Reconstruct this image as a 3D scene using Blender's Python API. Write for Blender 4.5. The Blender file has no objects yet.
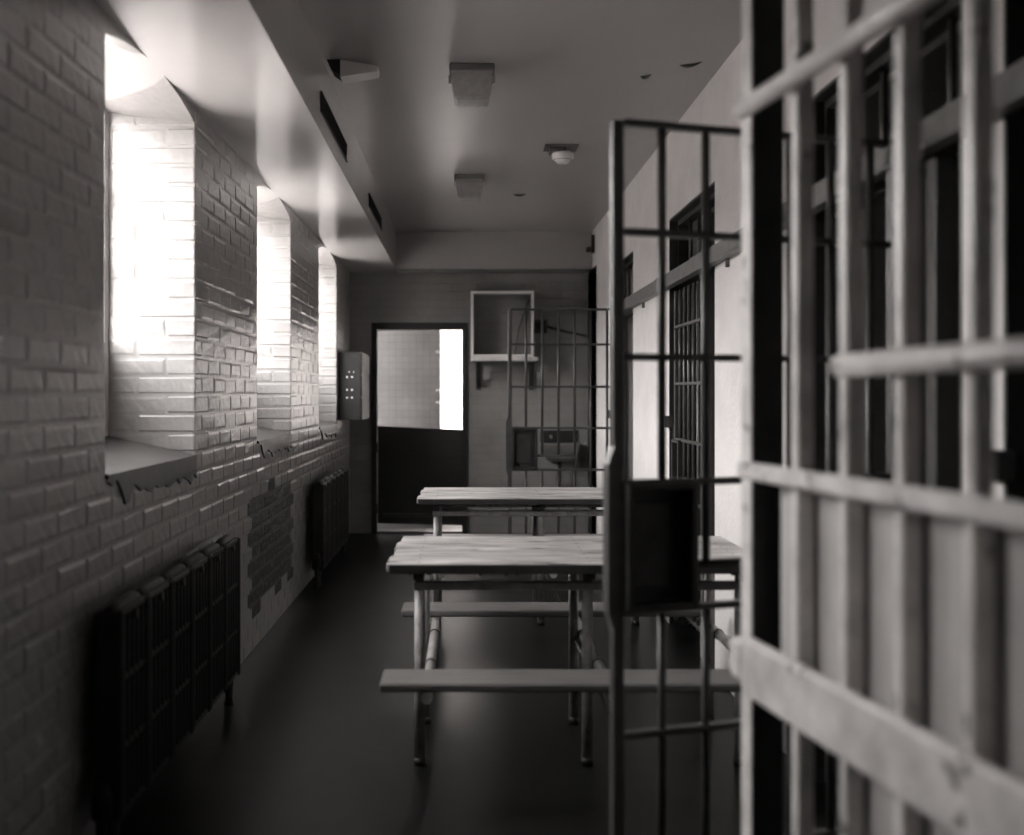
import bpy, math, random
from mathutils import Vector, Matrix
random.seed(7)
S = bpy.context.scene
COL = S.collection
PI = math.pi

# ------------------------------------------------------------------ camera, sky, exposure
F = 1125.0                       # focal length in pixels of the 1024 x 835 frame
VPX, VPY = 464.5, 395.0          # where the corridor's long edges meet
CAMZ = 1.37
cd = bpy.data.cameras.new('camera'); cam = bpy.data.objects.new('camera', cd); COL.objects.link(cam)
cam.location = (0, 0, CAMZ); cam.rotation_euler = (PI/2, 0, 0)
cd.sensor_fit = 'HORIZONTAL'; cd.sensor_width = 36.0; cd.lens = F/1024*36.0
cd.shift_x = (512 - VPX)/1024; cd.shift_y = (VPY - 417.5)/1024
cd.clip_start = 0.05; cd.clip_end = 200
cd.dof.use_dof = True; cd.dof.focus_distance = 6.2; cd.dof.aperture_fstop = 1.55
S.camera = cam

w = bpy.data.worlds.new('overcast_sky'); S.world = w; w.use_nodes = True
bg = w.node_tree.nodes['Background']
bg.inputs['Color'].default_value = (1.0, 0.972, 0.955, 1)
bg.inputs['Strength'].default_value = 28.0
S.view_settings.view_transform = 'Standard'; S.view_settings.look = 'None'
S.view_settings.gamma = 1.0; S.view_settings.use_curve_mapping = False
S.view_settings.exposure = 0.22
S.cycles.max_bounces = 12; S.cycles.diffuse_bounces = 6; S.cycles.glossy_bounces = 4
S.cycles.transparent_max_bounces = 12; S.cycles.sample_clamp_indirect = 8.0
S.cycles.caustics_reflective = False; S.cycles.caustics_refractive = False
S.cycles.use_denoising = True

# ------------------------------------------------------------------ room measures (metres)
XL, XR = -1.132, 1.226
ZS, ZC, XS = 2.58, 2.94, -0.662      # soffit underside, ceiling, soffit edge
YB, YN = 11.14, -6.0                 # far wall, wall behind the camera
WIN = [(3.562, 4.743), (6.167, 7.361), (8.78, 9.99), (2.08, 2.68)]  # last window is unseen, placed and narrowed to light the grille
OPEN = [(-1.3, .9), (1.30, 2.56), (2.77, 4.00), (5.51, 6.74), (8.18, 9.43), (10.44, 11.14)]  # first opening is unseen, added to cut light bounced from behind the camera
SILL0, SILL1 = 1.117, 1.196
XG = -1.50                           # plane of the window frames

def proj(x, y, z):
    s = F/y
    return VPX + x*s, VPY + (CAMZ - z)*s

# ------------------------------------------------------------------ materials
MATS = {}
def mat(name, col, rough=0.5, spec=0.5, metal=0.0, vscale=3.0, var=0.12, bump=0.0, bscale=40.0,
        spots=None, stretch=None, detail=4.0, coat=0.0):
    if name in MATS: return MATS[name]
    m = bpy.data.materials.new(name); m.use_nodes = True
    nt = m.node_tree; b = nt.nodes['Principled BSDF']
    b.inputs['Roughness'].default_value = rough; b.inputs['Metallic'].default_value = metal
    b.inputs['Specular IOR Level'].default_value = spec
    b.inputs['Coat Weight'].default_value = coat
    tc = nt.nodes.new('ShaderNodeTexCoord')
    mp = nt.nodes.new('ShaderNodeMapping')
    nt.links.new(tc.outputs['Object'], mp.inputs['Vector'])
    if stretch: mp.inputs['Scale'].default_value = stretch
    n = nt.nodes.new('ShaderNodeTexNoise'); n.inputs['Scale'].default_value = vscale
    n.inputs['Detail'].default_value = detail; n.inputs['Roughness'].default_value = 0.6
    nt.links.new(mp.outputs[0], n.inputs['Vector'])
    r = nt.nodes.new('ShaderNodeValToRGB')
    tint = (1.0, 0.965, 0.95)
    lo = [max(0, col*(1-var))*t for t in tint] + [1]; hi = [min(1, col*(1+var))*t for t in tint] + [1]
    r.color_ramp.elements[0].position = 0.32; r.color_ramp.elements[0].color = lo
    r.color_ramp.elements[1].position = 0.68; r.color_ramp.elements[1].color = hi
    nt.links.new(n.outputs['Fac'], r.inputs['Fac'])
    out = r.outputs['Color']
    if spots:
        sc, thr, sv = spots
        n2 = nt.nodes.new('ShaderNodeTexNoise'); n2.inputs['Scale'].default_value = sc; n2.inputs['Detail'].default_value = 6
        nt.links.new(mp.outputs[0], n2.inputs['Vector'])
        r2 = nt.nodes.new('ShaderNodeValToRGB')
        r2.color_ramp.elements[0].position = thr; r2.color_ramp.elements[1].position = thr + 0.06
        nt.links.new(n2.outputs['Fac'], r2.inputs['Fac'])
        mx = nt.nodes.new('ShaderNodeMix'); mx.data_type = 'RGBA'
        nt.links.new(r2.outputs['Color'], mx.inputs[0])
        nt.links.new(out, mx.inputs[6]); mx.inputs[7].default_value = [sv*t for t in tint] + [1]
        out = mx.outputs[2]
    nt.links.new(out, b.inputs['Base Color'])
    if bump:
        n3 = nt.nodes.new('ShaderNodeTexNoise'); n3.inputs['Scale'].default_value = bscale; n3.inputs['Detail'].default_value = 5
        nt.links.new(mp.outputs[0], n3.inputs['Vector'])
        bp = nt.nodes.new('ShaderNodeBump'); bp.inputs['Strength'].default_value = bump; bp.inputs['Distance'].default_value = 0.01
        nt.links.new(n3.outputs['Fac'], bp.inputs['Height']); nt.links.new(bp.outputs[0], b.inputs['Normal'])
    MATS[name] = m
    return m

def brickmat(name, col, mortar, rough, bw, bh, ms, bstr, axes=('X', 'Z'), offset=0.5, spec=0.5):
    """painted masonry / tiles too small in the picture to build one by one"""
    m = bpy.data.materials.new(name); m.use_nodes = True
    nt = m.node_tree; b = nt.nodes['Principled BSDF']; b.inputs['Roughness'].default_value = rough
    b.inputs['Specular IOR Level'].default_value = spec
    tc = nt.nodes.new('ShaderNodeTexCoord'); sx = nt.nodes.new('ShaderNodeSeparateXYZ'); cx = nt.nodes.new('ShaderNodeCombineXYZ')
    nt.links.new(tc.outputs['Object'], sx.inputs[0])
    nt.links.new(sx.outputs[axes[0]], cx.inputs['X']); nt.links.new(sx.outputs[axes[1]], cx.inputs['Y'])
    br = nt.nodes.new('ShaderNodeTexBrick'); nt.links.new(cx.outputs[0], br.inputs['Vector'])
    br.offset = offset
    br.inputs['Scale'].default_value = 1.0; br.inputs['Brick Width'].default_value = bw; br.inputs['Row Height'].default_value = bh
    br.inputs['Mortar Size'].default_value = ms; br.inputs['Mortar Smooth'].default_value = 0.6
    t = (1.0, 0.965, 0.95)
    br.inputs['Color1'].default_value = [col*k for k in t] + [1]
    br.inputs['Color2'].default_value = [col*0.93*k for k in t] + [1]
    br.inputs['Mortar'].default_value = [mortar*k for k in t] + [1]
    n = nt.nodes.new('ShaderNodeTexNoise'); n.inputs['Scale'].default_value = 2.5; n.inputs['Detail'].default_value = 6
    nt.links.new(tc.outputs['Object'], n.inputs['Vector'])
    mr = nt.nodes.new('ShaderNodeMapRange'); mr.inputs[1].default_value = .3; mr.inputs[2].default_value = .7
    mr.inputs[3].default_value = .8; mr.inputs[4].default_value = 1.1
    nt.links.new(n.outputs['Fac'], mr.inputs[0])
    mx = nt.nodes.new('ShaderNodeMix'); mx.data_type = 'RGBA'; mx.blend_type = 'MULTIPLY'; mx.inputs[0].default_value = 1
    nt.links.new(br.outputs['Color'], mx.inputs[6]); nt.links.new(mr.outputs[0], mx.inputs[7])
    nt.links.new(mx.outputs[2], b.inputs['Base Color'])
    inv = nt.nodes.new('ShaderNodeMath'); inv.operation = 'SUBTRACT'; inv.inputs[0].default_value = 1
    nt.links.new(br.outputs['Fac'], inv.inputs[1])
    bp = nt.nodes.new('ShaderNodeBump'); bp.inputs['Strength'].default_value = bstr; bp.inputs['Distance'].default_value = 0.006
    nt.links.new(inv.outputs[0], bp.inputs['Height']); nt.links.new(bp.outputs[0], b.inputs['Normal'])
    MATS[name] = m
    return m

M_BRICK  = mat('painted_brick', 0.29, rough=0.30, vscale=5, var=0.10, bump=0.35, bscale=26, spots=(3.2, 0.70, 0.26))
M_BARE   = mat('bare_brick', 0.055, rough=0.8, vscale=30, var=0.5, bump=0.9, bscale=60, spots=(22, 0.60, 0.20))
M_SOFFIT = mat('glossy_ceiling_paint', 0.54, rough=0.15, vscale=1.6, var=0.03, bump=0.03, bscale=14)
M_CEIL   = mat('ceiling_paint', 0.32, rough=0.34, vscale=1.5, var=0.04, bump=0.05, bscale=12)
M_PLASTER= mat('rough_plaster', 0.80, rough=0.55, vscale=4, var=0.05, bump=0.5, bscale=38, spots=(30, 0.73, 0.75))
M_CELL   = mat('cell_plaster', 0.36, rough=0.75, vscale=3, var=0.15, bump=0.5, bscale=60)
M_FLOOR  = mat('dark_sealed_floor', 0.008, spec=0.12, rough=0.36, vscale=2.2, var=0.35, bump=0.05, bscale=9, spots=(7, 0.68, 0.015))
M_SILL   = mat('sill_paint', 0.055, rough=0.35, vscale=9, var=0.2, bump=0.15, bscale=30)
M_RAD    = mat('radiator_paint', 0.022, spec=0.2, rough=0.6, vscale=12, var=0.25, bump=0.12, bscale=70)
M_IRON   = mat('gate_paint', 0.085, rough=0.36, vscale=14, var=0.2, bump=0.15, bscale=60, spots=(35, 0.70, 0.18))
M_CHAN   = mat('channel_paint', 0.14, rough=0.42, vscale=14, var=0.2, bump=0.15, bscale=60)
M_DARKIR = mat('dark_iron', 0.035, rough=0.45, vscale=14, var=0.3, bump=0.15, bscale=60)
M_GREY   = mat('worn_grey_paint', 0.68, rough=0.32, vscale=9, var=0.25, bump=0.2, bscale=30, spots=(14, 0.62, 0.2))
M_PIPE   = mat('chipped_pipe_paint', 0.36, rough=0.42, vscale=18, var=0.3, bump=0.2, bscale=50, spots=(28, 0.66, 0.08))
M_WOOD   = mat('worn_table_wood', 0.40, rough=0.50, vscale=3.5, var=0.5, bump=0.35, bscale=8, stretch=(1, 3.2, 3.2), spots=(5, 0.60, 0.13), detail=8)
M_BENCH  = mat('painted_bench_wood', 0.16, rough=0.42, vscale=6, var=0.22, bump=0.2, bscale=10, stretch=(0.6, 8, 8), detail=8)
M_EDGESHADE  = mat('edge_shade_tone', 0.05, rough=0.6, vscale=8, var=0.3)  # shade tone for the table's long edges
M_MID    = mat('mid_grey_enamel', 0.11, rough=0.5)
M_NAIL   = mat('nail_head', 0.04, rough=0.6)
M_WHITE  = mat('white_enamel', 0.75, rough=0.4, var=0.05)
M_PALE   = mat('pale_box_paint', 0.50, rough=0.5, var=0.06)
M_SHEET  = mat('grey_sheet_paint', 0.46, rough=0.5, vscale=7, var=0.1, spots=(9, .68, .42))
M_DIFF   = mat('prismatic_diffuser', 0.27, rough=0.30, vscale=40, var=0.12, bump=0.5, bscale=120)
M_DOOR   = mat('door_dark_paint', 0.018, rough=0.45, vscale=6, var=0.25, bump=0.15, bscale=20, stretch=(1, 1, 6))
M_CAB    = mat('cabinet_enamel', 0.03, spec=0.2, rough=0.6, vscale=6, var=0.15)
M_STEEL  = mat('stainless', 0.38, rough=0.35, metal=0.8, vscale=10, var=0.1)
M_BACK   = brickmat('painted_block_back', 0.27, 0.24, 0.45, 0.24, 0.08, 0.006, 0.45)
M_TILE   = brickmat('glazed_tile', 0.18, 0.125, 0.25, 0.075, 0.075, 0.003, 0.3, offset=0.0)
M_GROUND = mat('outside_ground', 0.55, rough=0.9, vscale=0.3, var=0.1)

def glassmat():
    m = bpy.data.materials.new('window_glass'); m.use_nodes = True; nt = m.node_tree; nt.nodes.clear()
    o = nt.nodes.new('ShaderNodeOutputMaterial'); t = nt.nodes.new('ShaderNodeBsdfTransparent'); t.inputs[0].default_value = (.93, .93, .93, 1)
    g = nt.nodes.new('ShaderNodeBsdfGlossy'); g.inputs['Roughness'].default_value = .05
    mx = nt.nodes.new('ShaderNodeMixShader'); mx.inputs[0].default_value = .06
    nt.links.new(t.outputs[0], mx.inputs[1]); nt.links.new(g.outputs[0], mx.inputs[2]); nt.links.new(mx.outputs[0], o.inputs[0])
    return m
M_GLASS = glassmat()
def frostmat():
    m = bpy.data.materials.new('frosted_glass'); m.use_nodes = True; nt = m.node_tree; nt.nodes.clear()
    o = nt.nodes.new('ShaderNodeOutputMaterial'); t = nt.nodes.new('ShaderNodeBsdfTranslucent'); t.inputs[0].default_value = (.85, .83, .82, 1)
    nt.links.new(t.outputs[0], o.inputs[0])
    return m
M_FROST = frostmat()

# ------------------------------------------------------------------ mesh helpers
class MB:
    def __init__(self): self.v = []; self.f = []; self.sm = []
    def add(self, vs, fs, smooth=False):
        o = len(self.v); self.v += [tuple(p) for p in vs]
        self.f += [tuple(i + o for i in q) for q in fs]; self.sm += [smooth]*len(fs)
        return self
    def hexa(self, p):          # 8 corners: bottom ring 0-3 ccw, top ring 4-7
        return self.add(p, [(3, 2, 1, 0), (4, 5, 6, 7), (0, 1, 5, 4), (1, 2, 6, 5), (2, 3, 7, 6), (3, 0, 4, 7)])
    def box(self, a, b, bev=0.0):
        x0, y0, z0 = [min(a[i], b[i]) for i in range(3)]; x1, y1, z1 = [max(a[i], b[i]) for i in range(3)]
        e = min(bev, (x1-x0)*.45, (y1-y0)*.45, (z1-z0)*.45)
        if e <= 0:
            return self.hexa([(x0, y0, z0), (x1, y0, z0), (x1, y1, z0), (x0, y1, z0), (x0, y0, z1), (x1, y0, z1), (x1, y1, z1), (x0, y1, z1)])
        lo, hi = (x0, y0, z0), (x1, y1, z1); vs = []; idx = {}
        for sx in (0, 1):
            for sy in (0, 1):
                for sz in (0, 1):
                    s = (sx, sy, sz)
                    for ax in range(3):
                        p = []
                        for k in range(3):
                            q = (lo, hi)[s[k]][k]
                            if k != ax: q += e if s[k] == 0 else -e
                            p.append(q)
                        idx[(s, ax)] = len(vs); vs.append(p)
        fs = []
        for ax in range(3):
            u, v_ = (ax+1) % 3, (ax+2) % 3
            for sd in (0, 1):
                ring = []
                for (i, j) in ((0, 0), (1, 0), (1, 1), (0, 1)):
                    s = [0, 0, 0]; s[ax] = sd; s[u] = i; s[v_] = j; ring.append(idx[(tuple(s), ax)])
                fs.append(tuple(ring if sd else ring[::-1]))
            for i in (0, 1):
                for j in (0, 1):       # edge along ax between faces u and v_
                    s0 = [0, 0, 0]; s0[u] = i; s0[v_] = j; s1 = list(s0); s1[ax] = 1
                    s0, s1 = tuple(s0), tuple(s1)
                    q = (idx[(s0, u)], idx[(s1, u)], idx[(s1, v_)], idx[(s0, v_)])
                    fs.append(q if (i == j) else q[::-1])
        for sx in (0, 1):
            for sy in (0, 1):
                for sz in (0, 1):
                    s = (sx, sy, sz); q = (idx[(s, 0)], idx[(s, 1)], idx[(s, 2)])
                    fs.append(q if (sx+sy+sz) % 2 == 1 else q[::-1])
        return self.add(vs, fs)
    def tube(self, pts, r, n=12, cap=True, smooth=True):
        pts = [Vector(p) for p in pts]; rs = r if isinstance(r, (list, tuple)) else [r]*len(pts)
        vs = []; fs = []; up = None
        for i, p in enumerate(pts):
            d = (pts[min(i+1, len(pts)-1)] - pts[max(i-1, 0)]).normalized()
            if up is None:
                up = Vector((0, 0, 1)) if abs(d.z) < .9 else Vector((1, 0, 0))
            a = d.cross(up).normalized(); c = a.cross(d).normalized(); up = c
            for k in range(n):
                t = 2*PI*k/n; vs.append(p + (a*math.cos(t) + c*math.sin(t))*rs[i])
        for i in range(len(pts)-1):
            for k in range(n):
                k2 = (k+1) % n; fs.append((i*n+k, i*n+k2, (i+1)*n+k2, (i+1)*n+k))
        self.add(vs, fs, smooth)
        if cap:
            o = len(self.v) - len(vs)
            self.f += [tuple(o+k for k in range(n))[::-1], tuple(o+(len(pts)-1)*n+k for k in range(n))]; self.sm += [False, False]
        return self
    def mesh(self, name, m):
        me = bpy.data.meshes.new(name); me.from_pydata(self.v, [], self.f); me.materials.append(m)
        me.polygons.foreach_set('use_smooth', self.sm); me.update()
        import bmesh
        bm = bmesh.new(); bm.from_mesh(me); bmesh.ops.recalc_face_normals(bm, faces=bm.faces); bm.to_mesh(me); bm.free()
        return me
    def build(self, name, m, parent=None, loc=None):
        o = bpy.data.objects.new(name, self.mesh(name, m)); COL.objects.link(o)
        if parent: o.parent = parent
        if loc: o.location = loc
        return o

def box(name, a, b, m, parent=None, bev=0.0): return MB().box(a, b, bev).build(name, m, parent)
def tag(o, label=None, cat=None, group=None, kind=None):
    if label: o['label'] = label
    if cat: o['category'] = cat
    if group: o['group'] = group
    if kind: o['kind'] = kind
    return o
def thing(name, label, cat, loc=(0, 0, 0), rz=0.0, group=None):
    o = bpy.data.objects.new(name, None); COL.objects.link(o); o.location = loc; o.rotation_euler = (0, 0, rz)
    o.empty_display_size = .1
    return tag(o, label, cat, group)
def struct(o, label, cat=None): return tag(o, label, cat, kind='structure')
def copy_tree(o, parent=None):
    c = o.copy(); COL.objects.link(c); c.parent = parent
    for ch in [k for k in bpy.data.objects if k.parent == o]: copy_tree(ch, c)
    return c

# ================================================================== SETTING
struct(box('floor', (-2.4, YN, -0.12), (3.7, 15.0, 0.0), M_FLOOR), 'dark sealed concrete floor of the corridor', 'floor')
struct(box('ceiling', (-1.7, YN, ZC), (3.7, 15.0, ZC+.15), M_CEIL), 'painted ceiling carrying two square lights', 'ceiling')
struct(box('ground', (-60, -40, -3.1), (-1.9, 50, -3.0), M_GROUND), 'open ground outside below the windows', 'ground')
struct(box('sky_blocker_wall', (-16.5, -40, -3.0), (-16, 50, 4.4), mat('sky_blocker', 0.25, rough=.9, var=.2)), 'unseen wall added outside the windows to block the low sky', 'wall')  # added out of view to cut low sky light on the upper right wall
so = struct(box('ceiling_soffit', (XL-.42, YN, ZS), (XS, YB, ZC), M_SOFFIT), 'boxed glossy soffit running above the arched windows', 'soffit')
struct(box('ceiling_beam', (XS, 10.80, ZS), (XR+.2, YB+.2, ZC), M_CEIL), 'boxed beam across the end of the corridor ceiling', 'beam')
struct(box('wall_front', (-1.7, YN-.2, 0), (3.7, YN, ZC), M_BACK), 'painted wall closing the near end of the corridor', 'wall')

# ---- left wall: solid core with arched window openings, then the bricks on it
core = MB(); XC = XL - .006; XO = XL - .42
edges = sorted(WIN)
ys = [YN] + [e for p in edges for e in p] + [YB + .2]
for i in range(0, len(ys), 2):
    core.box((XO, ys[i], 0), (XC, ys[i+1], ZC))
ARC_N = 14
def arch_z(y, y0, y1): t = (y - (y0+y1)/2)/((y1-y0)/2); return 2.582 - 0.067*t*t
for (y0, y1) in edges:
    core.hexa([(XO, y0, 0), (XC, y0, 0), (XC, y1, 0), (XO, y1, 0), (XO, y0, SILL1), (XC, y0, SILL0-.012), (XC, y1, SILL0-.012), (XO, y1, SILL1)])
    for k in range(ARC_N):
        a, b = y0 + (y1-y0)*k/ARC_N, y0 + (y1-y0)*(k+1)/ARC_N
        za, zb = arch_z(a, y0, y1), arch_z(b, y0, y1)
        core.hexa([(XO, a, za+.05), (XC, a, za), (XC, b, zb), (XO, b, zb+.05), (XO, a, ZC), (XC, a, ZC), (XC, b, ZC), (XO, b, ZC)])
WL = struct(core.build('wall_left', M_BRICK), 'white painted brick wall with deep arched windows and radiators', 'wall')

def chamfer_brick(l, h, p, seed):
    """brick lying on the plane x=0, l along y, h along z, standing p proud towards +x"""
    rnd = random.Random(seed); e = .012; p *= rnd.uniform(.35, 1.0)
    j = lambda a: rnd.uniform(-a, a)
    m = MB(); v = []
    for x, ins in ((-.004, 0.0), (p*.35, 0.0005), (p, e)):
        for (sy, sz) in ((-1, -1), (1, -1), (1, 1), (-1, 1)):
            v.append((x + (j(.0016) if x == p else 0), sy*(l/2-ins) + j(.0016), sz*(h/2-ins) + j(.0016)))
    f = [(8, 9, 10, 11)]
    for r in (0, 4):
        for k in range(4):
            k2 = (k+1) % 4; f.append((r+k, r+k2, r+4+k2, r+4+k))
    return m.add(v, f)

CH = 0.0806; NC = 32; BL = 0.24; J = 0.011
bricks = []     # (px area, kind, centre, length, height, rotz, bare, seed)
sd = 0
BP = 0.0040
def bare_here(y, z):
    return 5.95 < y < 7.42 and .20 + .03*math.sin(y*9) < z < .83 + .02*math.sin(y*23)
def add_face(y0, y1, z, seed):
    bricks.append(['face', ((XC, (y0+y1)/2, z)), y1-y0-.007, CH-J, seed])
Y_START = 0.5
for c in range(NC):
    z = (c+.5)*CH
    # spans of wall face in this course
    cut = [w_ for w_ in edges if SILL0-.10 < z < 2.53]
    if z > SILL0 - .10 and z < SILL0: cut = []
    if SILL0 - .012 < z + CH/2 and z < 2.60: cut = [w_ for w_ in edges]
    spans = []; y = Y_START
    for (a, b) in cut:
        if b < Y_START: continue
        spans.append((y, a)); y = b
    spans.append((y, YB))
    for si, (a, b) in enumerate(spans):
        if b - a < .05: continue
        ea = .118 if c % 2 else .0; eb = 0
        if a > Y_START + .01:      # starts at a window's far jamb: corner brick
            L = .118 if c % 2 else .24
            sd += 1; bricks.append(['corner', (XC, a, z), (L, .24 if c % 2 else .118), CH-J, sd])
            # remaining jamb brick
            d0 = .24 if c % 2 else .118
            if .36 - d0 > .05:
                sd += 1; bricks.append(['jamb', (XC - (d0 + .362)/2, a, z), .362-d0-J, CH-J, sd])
            y = a + L
        else:
            y = a - (BL/2 if c % 2 else 0)
        while y < b - .02:
            y2 = min(y + BL, b)
            if b - y2 < .06: y2 = b
            ya = max(y, a)
            if y2 - ya > .03: sd += 1; add_face(ya, y2, z, sd)
            y = y2
def brick_px(b):
    k, c, l, h, s = b
    if k == 'face':
        ya, yb = c[1]-l/2, c[1]+l/2
        if ya < 1: return 0
        xa, xb = proj(XL, ya, c[2])[0], proj(XL, yb, c[2])[0]
        if xb < 0: return 0
        # hidden behind a radiator?
        yr = c[1]/1.132; zr = CAMZ + (c[2]-CAMZ)/1.132
        if (3.29 < yr < 5.03 or 8.0 < yr < 9.74) and .12 < zr < .75: return 0
        if proj(XL, c[1], c[2])[1] > 835: return 0
        return abs(xb - max(xa, 0))*h*F/c[1]
    ln = l if k == 'jamb' else l[1] + .0
    return ln*h*(F/c[1])**2
for b in bricks: b.append(brick_px(b))
bricks.sort(key=lambda b: -b[-1])
cache = {}
def brick_mb(b):
    k, c, l, h, s, px = b
    if k == 'corner':
        L, D = l; m = MB(); rnd = random.Random(s); j = lambda: rnd.uniform(-.0015, .0015)
        e = .006; p = BP
        # box from x = XC-D+J/2 .. XC+p ; y = a-p .. a+L-J
        x0, x1, y0, y1 = -D + J/2, p, -p, L - J/2
        prof = [(x0, .004), (x0 + .002, y0), (x1 - e, y0), (x1, y0 + e), (x1, y1 - e), (x1 - p, y1)]
        v = []; n = len(prof)
        for zz, sc in ((-h/2, 1), (-h/2+e, 0), (h/2-e, 0), (h/2, 1)):
            for (x, y) in prof:
                if sc: x = min(x, x1 - e*.8); y = max(y, y0 + e*.8)
                v.append((x + j(), y + j(), zz))
        f = []
        for r in range(3):
            for q in range(n-1): f.append((r*n+q, r*n+q+1, (r+1)*n+q+1, (r+1)*n+q))
        f += [tuple(range(n))[::-1], tuple(3*n + q for q in range(n))]
        return m.add(v, f)
    return chamfer_brick(l, h, BP, s)
rest = {False: MB(), True: MB()}
for i, b in enumerate(bricks):
    k, c, l, h, s, px = b
    bare = k == 'face' and bare_here(c[1], c[2])
    rz = -PI/2 if k == 'jamb' else 0.0
    if i < 300 and px > 0:
        ln = l if k != 'corner' else l[0]
        key = (k, round(ln, 3), s % 7, bare)
        if key not in cache:
            cache[key] = brick_mb(b).mesh('brick', M_BARE if bare else M_BRICK)
        o = bpy.data.objects.new('brick', cache[key]); COL.objects.link(o)
        o.location = c; o.rotation_euler = (random.uniform(-.006, .006), 0, rz); o.parent = WL
    else:
        m = brick_mb(b); R = Matrix.Rotation(rz, 4, 'Z')
        rest[bare].add([(R @ Vector(p)) + Vector(c) for p in m.v], m.f)
tag(rest[False].build('brickwork', M_BRICK, WL), kind='stuff')
if rest[True].v:
    tag(rest[True].build('bare_brickwork', M_BARE, WL), 'dark bare bricks where the paint is missing', kind='stuff')

MB().box((XC-.002, 5.96, .215), (XC+.0012, 7.40, .825)).build('bare_mortar', mat('bare_mortar', 0.13, rough=.9, vscale=25, var=.5, bump=.6, bscale=50), WL)
# ---- windows in the left wall
WNAME = ['nearest of the three tall arched windows, at the first radiator', 'middle one of the three tall arched windows',
         'farthest of the three tall arched windows, beside the grey cabinet', 'unseen arched window beside the viewer, placed to light the grille']
for n, (y0, y1) in enumerate(WIN):
    W_ = bpy.data.objects.new('window_%d' % (n+1), None); COL.objects.link(W_); W_.location = (0, 0, 0)
    struct(W_, WNAME[n], 'window')
    x0, x1 = XG-.045, XG
    fr = MB()
    fr.box((x0, y0, SILL1), (x1, y0+.05, 2.56)); fr.box((x0, y1-.05, SILL1), (x1, y1, 2.56))
    fr.box((x0, y0+.05, SILL1), (x1, y1-.05, SILL1+.06)); fr.box((x0, y0+.05, 2.56), (x1, y1-.05, 2.66))
    fr.build('window_frame', M_PALE, W_)
    ym = (y0+y1)/2; rows = [SILL1+.06 + (2.56-SILL1-.06)*k/4 for k in range(5)]
    mu = MB(); mu.box((x0+.01, ym-.014, SILL1+.06), (x1-.005, ym+.014, 2.56))
    for zz in rows[1:-1]:
        mu.box((x0+.01, y0+.05, zz-.012), (x1-.005, ym-.014, zz+.012)); mu.box((x0+.01, ym+.014, zz-.012), (x1-.005, y1-.05, zz+.012))
    mu.build('muntin', M_PALE, W_)
    for r in range(4):
        for (a, b) in ((y0+.05, ym-.014), (ym+.014, y1-.05)):
            p_ = box('pane', (x0+.02, a, rows[r]+(.012 if r else 0)), (x0+.024, b, rows[r+1]-(.012 if r < 3 else 0)), M_GLASS if r else M_DOOR, W_)
            if not r: p_['label'] = 'painted-over lower pane'
    s_ = MB()
    s_.hexa([(XG, y0, SILL1-.03), (XL+.004, y0+.002, SILL0-.014), (XL+.004, y1-.002, SILL0-.014), (XG, y1, SILL1-.03),
             (XG, y0, SILL1+.002), (XL+.004, y0+.002, SILL0), (XL+.004, y1-.002, SILL0), (XG, y1, SILL1+.002)])
    s_.build('window_sill', M_SILL, W_)
    # ragged edge of dark paint running down below the sill
    ap = MB(); N = 26; rnd = random.Random(40+n); low = []
    for k in range(N+1):
        t = k/N; d = .022 + .062*min(1, 2.5*t) + rnd.uniform(-.012, .016) + (.05 if k in (4, 5) else 0) + (.02 if k % 7 == 3 else 0)
        low.append(SILL0 - d)
    v = []; f = []
    for k in range(N+1):
        yy = y0 + .004 + (y1-y0-.008)*k/N
        v += [(XL+.0045, yy, SILL0-.001), (XL+.0045, yy, low[k]), (XL-.004, yy, SILL0-.001), (XL-.004, yy, low[k])]
    for k in range(N):
        a, b = 4*k, 4*k+4
        f += [(a, b, b+1, a+1), (a+1, b+1, b+3, a+3), (a, a+2, b+2, b)]
    ap.add(v, f).build('paint_drip', M_SILL, W_)
    # portal: lets the renderer find the sky through this opening (gives no light itself)
    ld = bpy.data.lights.new('sky_portal', 'AREA'); ld.shape = 'RECTANGLE'; ld.size = 2.6 - SILL1; ld.size_y = y1-y0
    ld.cycles.is_portal = True
    lo = bpy.data.objects.new('sky_portal', ld); COL.objects.link(lo); lo.location = (XO-.06, ym, (2.6+SILL1)/2); lo.rotation_euler = (0, -PI/2, 0)

# ---- right wall with cell openings
wr = MB(); XR2 = XR + .20; ZO = 2.42
yy = YN
for (a, b) in OPEN:
    wr.box((XR, yy, 0), (XR2, a, ZC)); yy = b
    wr.box((XR, a, ZO if b < 10.5 else ZS), (XR2, b, ZC))
wr.box((XR, yy, 0), (XR2, YB+.2, ZC))
struct(wr.build('wall_right', M_PLASTER), 'white plastered wall pierced by barred cell openings', 'wall')
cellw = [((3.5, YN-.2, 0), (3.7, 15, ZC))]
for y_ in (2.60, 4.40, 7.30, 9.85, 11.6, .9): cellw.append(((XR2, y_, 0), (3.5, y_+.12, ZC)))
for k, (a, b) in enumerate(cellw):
    struct(box('cell_partition_wall', a, b, M_CELL), 'grey plastered cell wall seen through the bars' if k else 'grey plastered back wall of the cells', 'wall')

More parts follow.
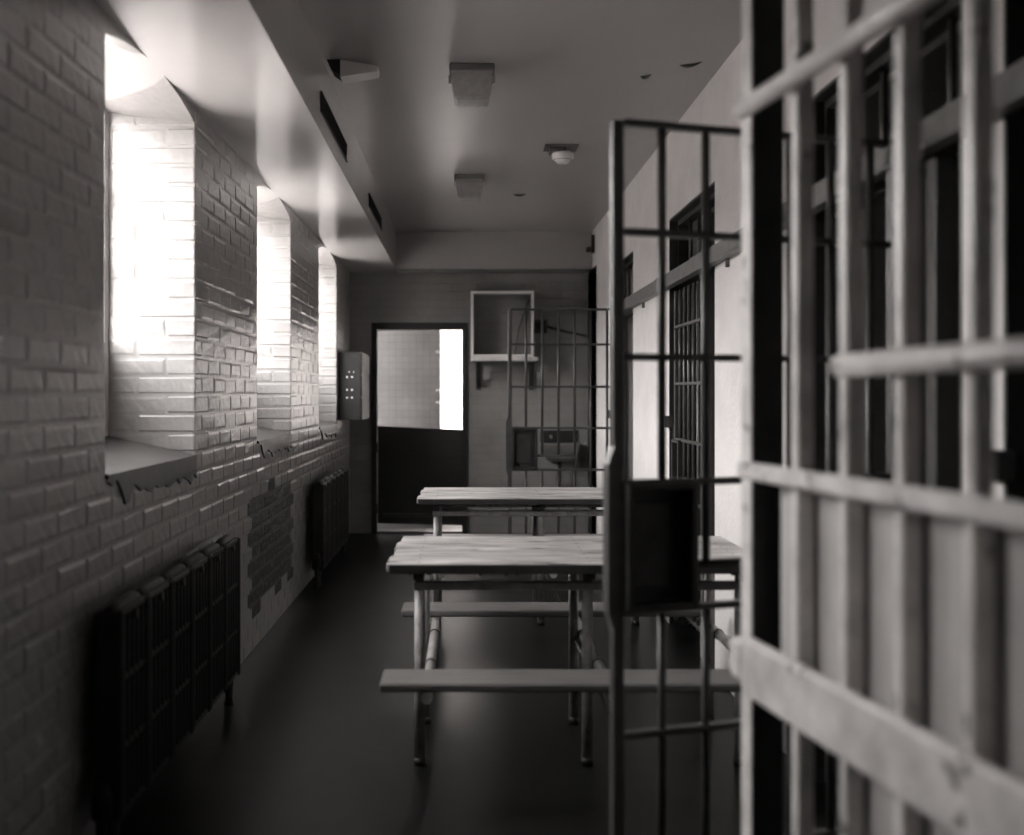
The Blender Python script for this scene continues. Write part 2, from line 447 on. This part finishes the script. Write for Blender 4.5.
# ---- far wall with doorway, and the tiled room behind it
DX0, DX1, DZ = -.878, -.012, 2.045
wb = MB()
wb.box((XO, YB, 0), (DX0-.04, YB+.2, ZC)); wb.box((DX1+.04, YB, 0), (XR2+.001, YB+.2, ZC)); wb.box((DX0-.04, YB, DZ+.04), (DX1+.04, YB+.2, ZC))
struct(wb.build('wall_back', M_BACK), 'grey painted masonry wall at the end of the corridor', 'wall')
D = bpy.data.objects.new('door_1', None); COL.objects.link(D); D.location = (DX0, YB, 0)
struct(D, 'dark half-height door closing the lower part of the far doorway', 'door')
fr = MB()
for (a, b) in (((-.04, -.03, 0), (.012, .12, DZ+.04)), ((DX1-DX0-.012, -.03, 0), (DX1-DX0+.04, .12, DZ+.04)), ((.012, -.03, DZ-.03), (DX1-DX0-.012, .12, DZ+.04))): fr.box(a, b, .004)
fr.build('door_frame', M_DOOR, D)
lf = MB(); L0, L1 = .02, DX1-DX0-.004
lf.hexa([(L0, .0, .10), (L1, -.045, .085), (L1, -.005, .085), (L0, .04, .10), (L0, 0, 1.062), (L1, -.045, 1.03), (L1, -.005, 1.03), (L0, .04, 1.062)])
lf.build('door_leaf', M_DOOR, D)
MB().box((L0+.05, -.012, .16), (L1-.05, -.04, .20)).build('kick_rail', M_DARKIR, D)
for zz in (.25, .85): MB().tube([(.016, -.036, zz-.05), (.016, -.036, zz+.05)], .012, 8).build('hinge', M_DARKIR, D)
struct(box('trim_1', (DX0, YB-.02, 0), (DX1, YB+.2, .02), M_MID), 'pale worn threshold under the half door', 'threshold')
# tiled room
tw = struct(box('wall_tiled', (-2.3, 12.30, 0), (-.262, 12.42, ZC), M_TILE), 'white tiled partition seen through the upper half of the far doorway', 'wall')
for zz in (1.84, 1.42, 1.29):
    MB().tube([(-.275, 12.30, zz), (-.275, 12.255, zz), (-.310, 12.25, zz)], .013, 8).build('pipe_bracket', M_STEEL, tw)
rb = MB()
rb.box((-2.4, YB+.2, 0), (-2.3, 14.2, ZC)); rb.box((.9, YB+.2, 0), (1.0, 14.2, ZC))
rb.box((-2.3, 13.7, 0), (-1.0, 13.8, ZC)); rb.box((.6, 13.7, 0), (.9, 13.8, ZC)); rb.box((-1.0, 13.7, 0), (.6, 13.8, .87)); rb.box((-1.0, 13.7, 2.6), (.6, 13.8, ZC))
struct(rb.build('wall_washroom', M_PLASTER), 'white walls of the room beyond the far doorway', 'wall')
W5 = bpy.data.objects.new('window_5', None); COL.objects.link(W5); struct(W5, 'glaring frosted window in the room beyond the far doorway', 'window')
box('pane', (-.97, 13.74, .90), (.57, 13.75, 2.57), M_FROST, W5)
fr = MB()
for (a, b) in (((-1, 13.72, .87), (-.97, 13.78, 2.6)), ((.57, 13.72, .87), (.6, 13.78, 2.6)), ((-.97, 13.72, .87), (.57, 13.78, .90)), ((-.97, 13.72, 2.57), (.57, 13.78, 2.6))): fr.box(a, b)
fr.build('window_frame', M_WHITE, W5)

# ---- door-head channel along the right wall
T2 = bpy.data.objects.new('trim_2', None); COL.objects.link(T2); T2.location = (XR, 0, 0)
struct(T2, 'grey steel channel running along the wall across the cell openings', 'rail')
ch = MB(); ch.box((-.052, 1.2, 2.00), (0, 8.62, 2.012), .002); ch.box((-.052, 1.2, 2.012), (-.040, 8.62, 2.078), .002); ch.box((-.04, 1.2, 2.066), (0, 8.62, 2.078))
ch.build('channel', M_CHAN, T2)
for y_ in (2.66, 5.2, 7.65): MB().box((-.018, y_, 1.962), (0, y_+.02, 2.0), .002).build('bracket', M_CHAN, T2)
for y_ in (5.53, 6.62): MB().box((-.058, y_, 1.998), (-.05, y_+.30, 2.08), .002).build('splice_plate', M_CHAN, T2)

# ================================================================== THINGS
# ---- radiators
def section_mesh(L=.288, T=.085, Z0=.12, Z1=.735):
    m = MB()
    m.box((-T/2, -L/2, Z0), (T/2-.018, L/2, Z1), .012)
    b = .022
    m.box((-.01, -L/2, Z0), (T/2, -L/2+b, Z1), .007); m.box((-.01, L/2-b, Z0), (T/2, L/2, Z1), .007)
    h = (Z1-Z0)
    for k in range(4):
        z = Z0 + h*k/3; z = min(max(z, Z0+b/2), Z1-b/2)
        m.box((-.01, -L/2+b, z-b/2), (T/2-.008, L/2-b, z+b/2), .004)
    for k in range(5):
        y = -L/2 + b + (L-2*b)*(k+.5)/5
        m.tube([(T/2-.018, y, Z0+b), (T/2-.018, y, Z1-b)], .013, 8, cap=False)
    # rolled top with a raised hub
    m.tube([(0, -L/2+.01, Z1-.004), (0, -L*.30, Z1+.001), (0, -L*.18, Z1), (0, L*.18, Z1), (0, L*.30, Z1+.001), (0, L/2-.01, Z1-.004)],
           [.016, .020, .022, .022, .020, .016], 12)
    m.tube([(-T/2-.002, 0, Z1-.03), (T/2+.003, 0, Z1-.03)], .016, 10)
    return m.mesh('section', M_RAD)
SEC = section_mesh()
def radiator(y0, label):
    t = thing('radiator', label, 'radiator', (-1.043, y0, 0), group='cast iron radiators under the windows')
    for k in range(6):
        o = bpy.data.objects.new('section', SEC); COL.objects.link(o); o.parent = t; o.location = (0, .146 + .290*k, 0)
    for yy in (.05, 1.69):
        MB().tube([(0, yy, .14), (0, yy, .03), (0, yy, 0.0)], [.024, .016, .022], 10).build('leg', M_RAD, t)
    MB().tube([(0, .0, .19), (0, -.06, .19), (0, -.06, .0)], .016, 10).build('supply_pipe', M_RAD, t)
    MB().tube([(0, -.06, .155), (0, -.06, .215), (0, -.06, .25)], [.028, .028, .02], 12).build('valve', M_RAD, t)
    return t
radiator(3.29, 'dark cast iron panel radiator on the brick wall nearest to the viewer')
radiator(8.00, 'dark cast iron radiator farther along, close to the half door')

# ---- picnic tables with attached benches
def picnic_table(yc):
    t = thing('picnic_table', 'x', 'table', (0, yc, 0), group='picnic tables with attached benches')
    X0, X1 = -.28, 1.10
    pw = .20
    for k in range(4):
        dx = (.0, .012, .004, .016)[k]
        a = -.40 + pw*k
        p = MB().box((X0+dx, a+.001, .737), (X1, a+pw-.001, .765), .003).build('plank', M_WOOD, t)
        nm = MB()
        for xx in (-.165, .455, 1.02):
            for yy in (a+.05, a+.15): nm.tube([(xx, yy, .7645), (xx, yy, .7656)], .0042, 8)
        tag(nm.build('nail', M_NAIL, p), kind='stuff')
    for s in (-1, 1):
        MB().box((X0+.01, s*.4005, .730), (X1, s*.410, .762), .002).build('edge_shade', M_EDGESHADE, t)  # dark strips paint shade onto the table's long edges
        a, b = sorted((s*.525, s*.735))
        MB().box((X0, a, .392), (X1, b, .42), .006).build('bench_seat', M_BENCH, t)
        MB().box((-.19, s*.262-.022, .650), (1.05, s*.262+.022, .680), .004).build('side_rail', M_PIPE, t)
        for xx in (-.165, .455, 1.02):
            lg = MB().tube([(xx, s*.262, 0.012), (xx, s*.262, .650)], .0205, 12).build('leg', M_PIPE, t)
            MB().tube([(xx, s*.262, 0), (xx, s*.262, .03)], .0235, 12).build('foot_cap', M_DARKIR, lg)
    for xx in (-.165, .455, 1.02):
        MB().box((xx-.02, -.36, .700), (xx+.02, .36, .737), .003).build('batten', M_DARKIR, t)
        for s in (-1, 1): MB().box((xx-.016, s*.262-.016, .680), (xx+.016, s*.262+.016, .700)).build('spacer', M_DARKIR, t)
        px = xx + .040
        pp = MB().tube([(px, -.73, .372), (px, .73, .372)], .0195, 12).build('bench_pipe', M_PIPE, t)
        for s in (-1, 1):
            MB().tube([(px, s*.262-.008, .372), (px, s*.262+.008, .372)], .0225, 12).build('clamp', M_DARKIR, pp)
    MB().tube([(.46, .25, .36), (.58, -.02, .10), (.60, -.05, .06)], .010, 8).build('brace', M_DARKIR, t)
    gm = MB(); rnd = random.Random(5)
    for k in range(26):
        x = rnd.uniform(-.2, 1.05); r = rnd.uniform(.006, .012); gm.tube([(x, -.398+rnd.uniform(0, .05), .738), (x, -.393, .738-r)], [r, r*.6], 6)
    tag(gm.build('gum_lump', M_NAIL, t), 'dried gum stuck under the table edge', kind='stuff')
    return t
t1 = picnic_table(4.43)
t1['label'] = 'wooden picnic table nearer to the viewer, partly behind the open barred gate'
t2 = copy_tree(t1); t2.location = (0, 6.97, 0)
t2['label'] = 'wooden picnic table farther back, in front of the half door'

# ---- cell gates: hinge at local origin, leaf along +x
def gate(name, label, loc, rz, W, rows, zt, hinge_side=1, bars=6, group='barred cell gates', lock=True):
    t = thing(name, label, 'gate', loc, rz, group)
    SW = .031
    MB().box((W-SW, -.012, .03), (W, .012, zt+.005), .003).build('stile', M_IRON, t)
    MB().box((0, -.012, .03), (SW, .012, zt+.005), .003).build('stile', M_IRON, t)
    zl0, zl1 = rows[4], rows[3]
    LB0, LB1 = W-SW-.205, W-SW
    for k, z in enumerate(rows):
        MB().box((SW, -.0145, z-.009), (W-SW, .0145, z+.009), .003).build('crossbar', M_IRON, t)
    BSP = .129
    slot_z = zl1 - (zl1-zl0)*.66
    slot0 = LB0 - .31
    for k in range(1, bars+1):
        u = W - SW/2 - BSP*k
        segs = [(rows[-1], zt)]
        if lock:
            if u > LB0 - .005: segs = [(rows[-1], zl0), (zl1, zt)]
            elif u > slot0: segs = [(rows[-1], zl0), (slot_z, zt)]
        for (a, b) in segs:
            MB().tube([(u, 0, a-.02 if a == rows[-1] else a), (u, 0, b)], .0112, 10).build('bar', M_IRON, t)
    if lock:
        sm = MB().tube([(LB0, 0, slot_z), (slot0+.02, 0, slot_z), (slot0+.006, 0, slot_z-.006), (slot0, 0, slot_z-.02), (slot0, 0, zl0)], .011, 10)
        sm.build('food_slot_bar', M_IRON, t)
        bx = MB(); d = -.034; e = .018; h_ = .006
        bx.box((LB0, d, zl0), (LB1, d+.006, zl1))
        for (a, b) in (((LB0, d+h_, zl0), (LB0+e, -d, zl1)), ((LB1-e, d+h_, zl0), (LB1, -d, zl1)), ((LB0+e, d+h_, zl0), (LB1-e, -d, zl0+e)), ((LB0+e, d+h_, zl1-e), (LB1-e, -d, zl1))): bx.box(a, b, .003)
        lb = bx.build('lock_box', M_DARKIR, t)
        MB().box((LB0+.05, d+h_, zl0+.05), (LB1-.03, d+.02, zl1-.05), .004).build('lock_plate', M_DARKIR, lb)
        pl = MB(); zz0, zz1 = zl0-.05, zl1+.10; o = .016
        pts = [(W-.002, zz0), (W+o, zz0+.05), (W+o, zz1-.05), (W-.002, zz1)]
        v = [(x, -.016, z) for x, z in pts] + [(x, .016, z) for x, z in pts]
        pl.add(v, [(0, 1, 2, 3), (7, 6, 5, 4), (0, 4, 5, 1), (1, 5, 6, 2), (2, 6, 7, 3), (3, 7, 4, 0)])
        pl.build('strike_cover', M_IRON, t)
    for z in (.35, 1.75):
        MB().tube([(-.012, -.02, z-.05), (-.012, -.02, z+.05)], .014, 10).build('hinge', M_IRON, t)
    return t
RM = [2.07, 1.79, 1.468, 1.143, .815, .495, .17]
RFAR = [2.05, 1.772, 1.435, 1.108, .775, .45, .12]
# open gate in the middle distance: hinge post in the second opening, free end reaching into the corridor
hx, hy, fx, fy = 1.215, 3.155, .376, 2.882
ang = math.atan2(fy-hy, fx-hx); WM = math.hypot(fx-hx, fy-hy)
gate('cell_gate', 'barred gate swung open across the benches, with a black lock box', (hx, hy, 0), ang, WM, RM, 2.07)
gate('cell_gate', 'smaller-looking barred gate standing open before the far wall and sink', (1.215, 8.95, 0), PI, .87, RFAR, 2.05)
gate('cell_gate', 'closed barred gate set in the white wall under the steel channel', (1.262, 5.88, 0), PI/2, .84, RFAR, 1.985)

# ---- posts and transom bars in the openings
def posts(k, ys_, tr):
    a, b = OPEN[k]
    names = ['', 'nearest cell opening', 'cell opening behind the blurred grille', 'middle cell opening', 'farthest cell opening']
    T = bpy.data.objects.new('door_%d' % (k+1), None); COL.objects.link(T); T.location = (XR, a, 0)
    struct(T, 'steel door frame of the ' + names[k], 'door frame')
    L = b - a
    fm = MB(); fm.box((.05, 0, 0), (.11, .04, ZO)); fm.box((.05, L-.04, 0), (.11, L, ZO)); fm.box((.05, .04, ZO-.04), (.11, L-.04, ZO)); fm.box((.05, .04, 1.995), (.11, L-.04, 2.075))
    fm.box((.001, 0, 0), (.05, .012, ZO)); fm.box((.001, L-.012, 0), (.05, L, ZO)); fm.box((.001, .012, ZO-.012), (.05, L-.012, ZO))
    fm.build('frame', M_DARKIR, T)
    for y_ in ys_: MB().box((.004, y_-a-.03, 0), (.065, y_-a+.03, 2.0), .004).build('post', M_IRON, T)
    for q in range(tr):
        y_ = L*(q+1)/(tr+1); MB().tube([(.08, y_, 2.07), (.08, y_, ZO-.04)], .011, 8).build('transom_bar', M_IRON, T)
    MB().box((-.035, L-.02, 1.175), (.02, L+.045, 1.245), .004).build('lock_keeper', M_IRON, T)
    return T
posts(1, [2.30], 4); posts(2, [3.185, 2.97], 4); posts(3, [5.84], 4); posts(4, [8.98], 4)

# ---- blurred grille in the foreground on the right
P0 = Vector((.612, 2.39, 0)); P1 = Vector((.738, 1.537, 0)); dr = (P1-P0).normalized()
G = thing('corridor_grille', 'blurred foreground barred grille with pipe rails and light sheet panels', 'gate', (P0.x, P0.y, 0), math.atan2(dr.y, dr.x))
# local: +x towards the viewer, -y towards the corridor's middle (window side)
ZT = 2.35; LEN = 1.25; nf = -1
MB().box((-.050, 0, 0), (0, .072, ZT), .003).build('stile', M_DARKIR, G)  # dark colour stands in for shade on the viewer-facing side
MB().box((-.052, -.004, 0), (.001, 0.0, ZT), .001).build('stile_lit_face', M_GREY, G)  # pale strip paints the window light on the stile's side
MB().box((LEN, 0, 0), (LEN+.07, .06, ZT), .003).build('stile', M_GREY, G)
for u in (.214, .407, .592, .782, .975, 1.16):
    MB().box((u-.002, -.011, .02), (u+.026, .024, ZT-.02), .004).build('bar', M_GREY, G)
MB().tube([(.0, -.028, 1.972), (LEN+.04, -.028, 1.972)], .020, 12).build('pipe_rail', M_GREY, G)
MB().tube([(.445, -.028, 1.420), (LEN+.02, -.028, 1.428)], .0205, 12).build('hand_rail', M_GREY, G)
MB().box((-.004, -.036, 1.194), (LEN, -.011, 1.230), .006).build('flat_rail', M_GREY, G)
MB().box((.03, -.040, .745), (LEN, -.011, .866), .008).build('wide_plate', M_GREY, G)
MB().box((.075, .030, .80), (LEN, .036, 1.20)).build('sheet_panel', M_SHEET, G)
MB().box((.37, .030, .08), (LEN, .036, .78)).build('sheet_panel', M_SHEET, G)
MB().box((-.045, -.035, .765), (.02, -.006, .85), .008).build('latch', M_GREY, G)
MB().box((0, .0, ZT-.05), (LEN, .06, ZT), .004).build('top_rail', M_GREY, G)

# ---- ceiling lights
def ceiling_light(y, label):
    t = thing('ceiling_light', label, 'light', (.035, y, ZC), group='square ceiling lights')
    MB().box((-.108, -.105, -.035), (.108, .105, 0), .005).build('base_plate', M_MID, t)
    a, b, c = .098, .082, -.165; d = MB(); z0 = -.035
    rings = [(z0, a), (-.06, a), (c+.012, b), (c, b-.012)]
    v = []
    for z, r in rings: v += [(-r, -r, z), (r, -r, z), (r, r, z), (-r, r, z)]
    f = [(12, 13, 14, 15)]
    for q in range(3):
        for k in range(4): k2 = (k+1) % 4; f.append((4*q+k, 4*q+k2, 4*q+4+k2, 4*q+4+k))
    d.add(v, f).build('diffuser', M_DIFF, t)
    for s in (-1, 1): MB().box((s*.098, -.02, -.075), (s*.112, .02, -.035), .002).build('clip', M_PALE, t)
ceiling_light(5.42, 'square ceiling light with tapered diffuser, the nearer of the two')
ceiling_light(8.10, 'square ceiling light with tapered diffuser, the farther of the two')

# ---- smoke detector on its plate
t = thing('smoke_detector', 'round white smoke detector hanging from a small dark ceiling plate', 'smoke detector', (.61, 7.12, ZC))
MB().box((-.105, -.09, -.012), (.105, .09, 0), .003).build('mounting_plate', M_MID, t)
MB().box((-.075, -.06, -.04), (.03, .06, -.012), .003).build('junction_box', M_MID, t)
MB().tube([(.012, 0, -.03), (.012, 0, -.045), (.012, 0, -.075), (.012, 0, -.09), (.012, 0, -.104)], [.05, .07, .07, .045, .035], 24).build('sensor_body', M_WHITE, t)
MB().tube([(.012, 0, -.078), (.012, 0, -.084)], .058, 24).build('sensor_ring', M_CAB, t)

# ---- white wedge-shaped unit on the ceiling beside the soffit
t = thing('ceiling_camera', 'pale wedge-shaped housing on the ceiling beside the soffit', 'camera', (-.53, 5.32, ZC))
h = MB(); h.hexa([(-.05, -.07, -.085), (.12, -.055, -.055), (.12, .06, -.055), (-.05, .06, -.085), (-.05, -.07, -.004), (.125, -.055, -.03), (.125, .06, -.03), (-.05, .06, -.004)])
h.build('housing', M_WHITE, t)
MB().hexa([(-.09, -.06, -.05), (-.05, -.066, -.075), (-.05, .055, -.075), (-.09, .05, -.05), (-.115, -.055, 0), (-.05, -.062, 0), (-.05, .05, 0), (-.115, .05, 0)]).build('bracket', M_CAB, t)

# ---- vents in the soffit face
def vent(y0, y1, label):
    t = thing('air_vent', label, 'vent', (XS, y0, 2.67), group='louvred vents in the soffit')
    L = y1-y0; H = .095
    MB().box((.0, 0, 0), (.003, L, H)).build('backing', M_DARKIR, t)
    for i in range(int(L/.03)):
        MB().box((.003, .006+i*.03, .004), (.0085, .012+i*.03, H-.004)).build('slat', M_CAB, t)
    for (a, b) in (((.003, 0, 0), (.010, L, .004)), ((.003, 0, H-.004), (.010, L, H))): MB().box(a, b).build('rim', M_CAB, t)
vent(5.16, 6.29, 'long black louvred vent in the soffit face, nearer one')
vent(7.77, 8.92, 'long black louvred vent in the soffit face, farther one')

# ---- grey metal cabinet by the far corner of the left wall
t = thing('wall_cabinet', 'grey metal wall cabinet beside the far door with punched holes', 'cabinet', (XL, 10.07, 1.146))
bx = MB(); bx.box((0, 0, 0), (.205, .80, .61), .004); bx.build('body', M_CAB, t)
for k in range(3):
    d_ = MB().box((.205, .012, .012+.2*k), (.213, .788, .195+.2*k), .003).build('door', M_CAB, t)
for (x, z) in ((.08, .27), (.125, .27), (.08, .385), (.125, .385), (.125, .20), (.08, .20), (.10, .43), (.14, .43)):
    MB().tube([(x, .002, z), (x, -.003, z)], .0085 if z < .4 else .005, 10).build('hole_rim', M_WHITE, t)

# ---- shelf and open box frame on the far wall
t = thing('wall_shelf', 'pale shelf on two dark brackets on the far wall', 'shelf', (.385, YB, 0))
MB().box((-.325, -.30, 1.70), (.325, 0, 1.735), .004).build('board', M_GREY, t)
for s in (-.27, .25):
    b_ = MB(); b_.box((s, -.03, 1.42), (s+.045, 0, 1.70), .003)
    b_.hexa([(s+.005, -.05, 1.45), (s+.04, -.05, 1.45), (s+.04, -.02, 1.45), (s+.005, -.02, 1.45), (s+.005, -.27, 1.69), (s+.04, -.27, 1.69), (s+.04, -.22, 1.69), (s+.005, -.22, 1.69)])
    b_.build('bracket', M_DARKIR, t)
t = thing('open_box', 'shallow open-fronted box with white rim standing on the wall shelf', 'box', (.365, YB-.012, 1.735))
W_, H_, D_ = .305, .64, .26; e = .018
bx = MB()
for (a, b) in (((-W_, -D_, 0), (-W_+e, -.01, H_)), ((W_-e, -D_, 0), (W_, -.01, H_)), ((-W_+e, -D_, 0), (W_-e, -.01, e)), ((-W_+e, -D_, H_-e), (W_-e, -.01, H_))): bx.box(a, b)
bx.build('carcass', M_CHAN, t)
rm = MB(); g = .028; y_ = -D_-.012
for (a, b) in (((-W_, y_, 0), (-W_+g, -D_, H_)), ((W_-g, y_, 0), (W_, -D_, H_)), ((-W_+g, y_, 0), (W_-g, -D_, g)), ((-W_+g, y_, H_-g), (W_-g, -D_, H_))): rm.box(a, b, .003)
rm.build('rim', M_WHITE, t)
MB().tube([(.13, -.02, .01), (.17, -.03, .28), (.26, -.02, .55), (.29, -.02, .58)], .006, 6).build('loose_cable', M_DARKIR, t)

# ---- socket box and conduit on the far wall
t = thing('socket_box', 'dark electrical box on the far wall with conduit running sideways', 'socket', (.745, YB, 2.045))
MB().box((-.07, -.06, -.065), (.07, 0, .065), .006).build('box_body', M_DARKIR, t)
MB().box((-.045, -.066, -.035), (.045, -.06, .035), .003).build('cover_plate', M_CAB, t)
MB().tube([(.07, -.03, .0), (.25, -.03, -.045), (.45, -.03, -.09)], .013, 8).build('conduit', M_DARKIR, t)
# ---- sink and tap under it
t = thing('wall_sink', 'small steel hand basin on the far wall behind the open gate', 'sink', (.93, YB, 0))
bx = MB()
rings = [(.90, .17, .28), (.905, .185, .30), (.89, .185, .30), (.76, .15, .25), (.72, .10, .18)]
v = []
for z, hw, dp in rings: v += [(-hw, -dp, z), (hw, -dp, z), (hw, 0, z), (-hw, 0, z)]
inner = [(-.15, -.26, .89), (.15, -.26, .89), (.15, -.04, .89), (-.15, -.04, .89), (-.11, -.22, .78), (.11, -.22, .78), (.11, -.06, .78), (-.11, -.06, .78)]
f = [(16, 17, 18, 19)]
for q in range(4):
    for k in range(4): k2 = (k+1) % 4; f.append((4*q+k, 4*q+k2, 4*q+4+k2, 4*q+4+k))
n0 = len(v); v += inner
for k in range(4): k2 = (k+1) % 4; f += [(k, k2, n0+k2, n0+k), (n0+k, n0+k2, n0+4+k2, n0+4+k)]
f.append((n0+4, n0+5, n0+6, n0+7))
bx.add(v, f).build('basin', M_STEEL, t)
MB().box((-.18, -.02, .90), (.18, 0, 1.02), .004).build('splashback', M_CAB, t)
MB().tube([(-.08, -.02, .96), (-.08, -.10, .97), (-.08, -.13, .95)], .011, 10).build('tap', M_STEEL, t)
MB().tube([(0, -.10, .725), (0, -.10, .55), (0, -.02, .48), (0, 0, .48)], .018, 10).build('waste_pipe', M_DARKIR, t)
# ---- small fitting where beam and right wall meet
t = thing('corner_fitting', 'small dark fitting high up where the beam meets the white wall', 'fitting', (XR, 10.62, 2.80))
MB().box((-.03, -.03, -.09), (0, .03, .08), .004).build('base_plate', M_DARKIR, t)
MB().tube([(-.03, 0, -.04), (-.06, -.02, -.06), (-.062, -.03, -.075)], [.022, .03, .02], 12).build('head', M_DARKIR, t)

# ---- flakes of peeling paint on the ceiling
CE = bpy.data.objects['ceiling']
for (x, y, l, a) in ((1.07, 5.32, .055, .5), (.43, 8.79, .05, .05), (.89, 5.52, .028, .4)):
    pts = [(x + l*math.cos(a)*k/4, y - l*math.sin(a)*k/4 + .02*(1-(k/4)**2), ZC - .002 - .006*(1-(k/4)**2)) for k in range(-4, 5)]
    MB().tube(pts, [.001, .004, .007, .008, .008, .007, .006, .004, .001], 6).build('paint_flake', M_MID, CE)
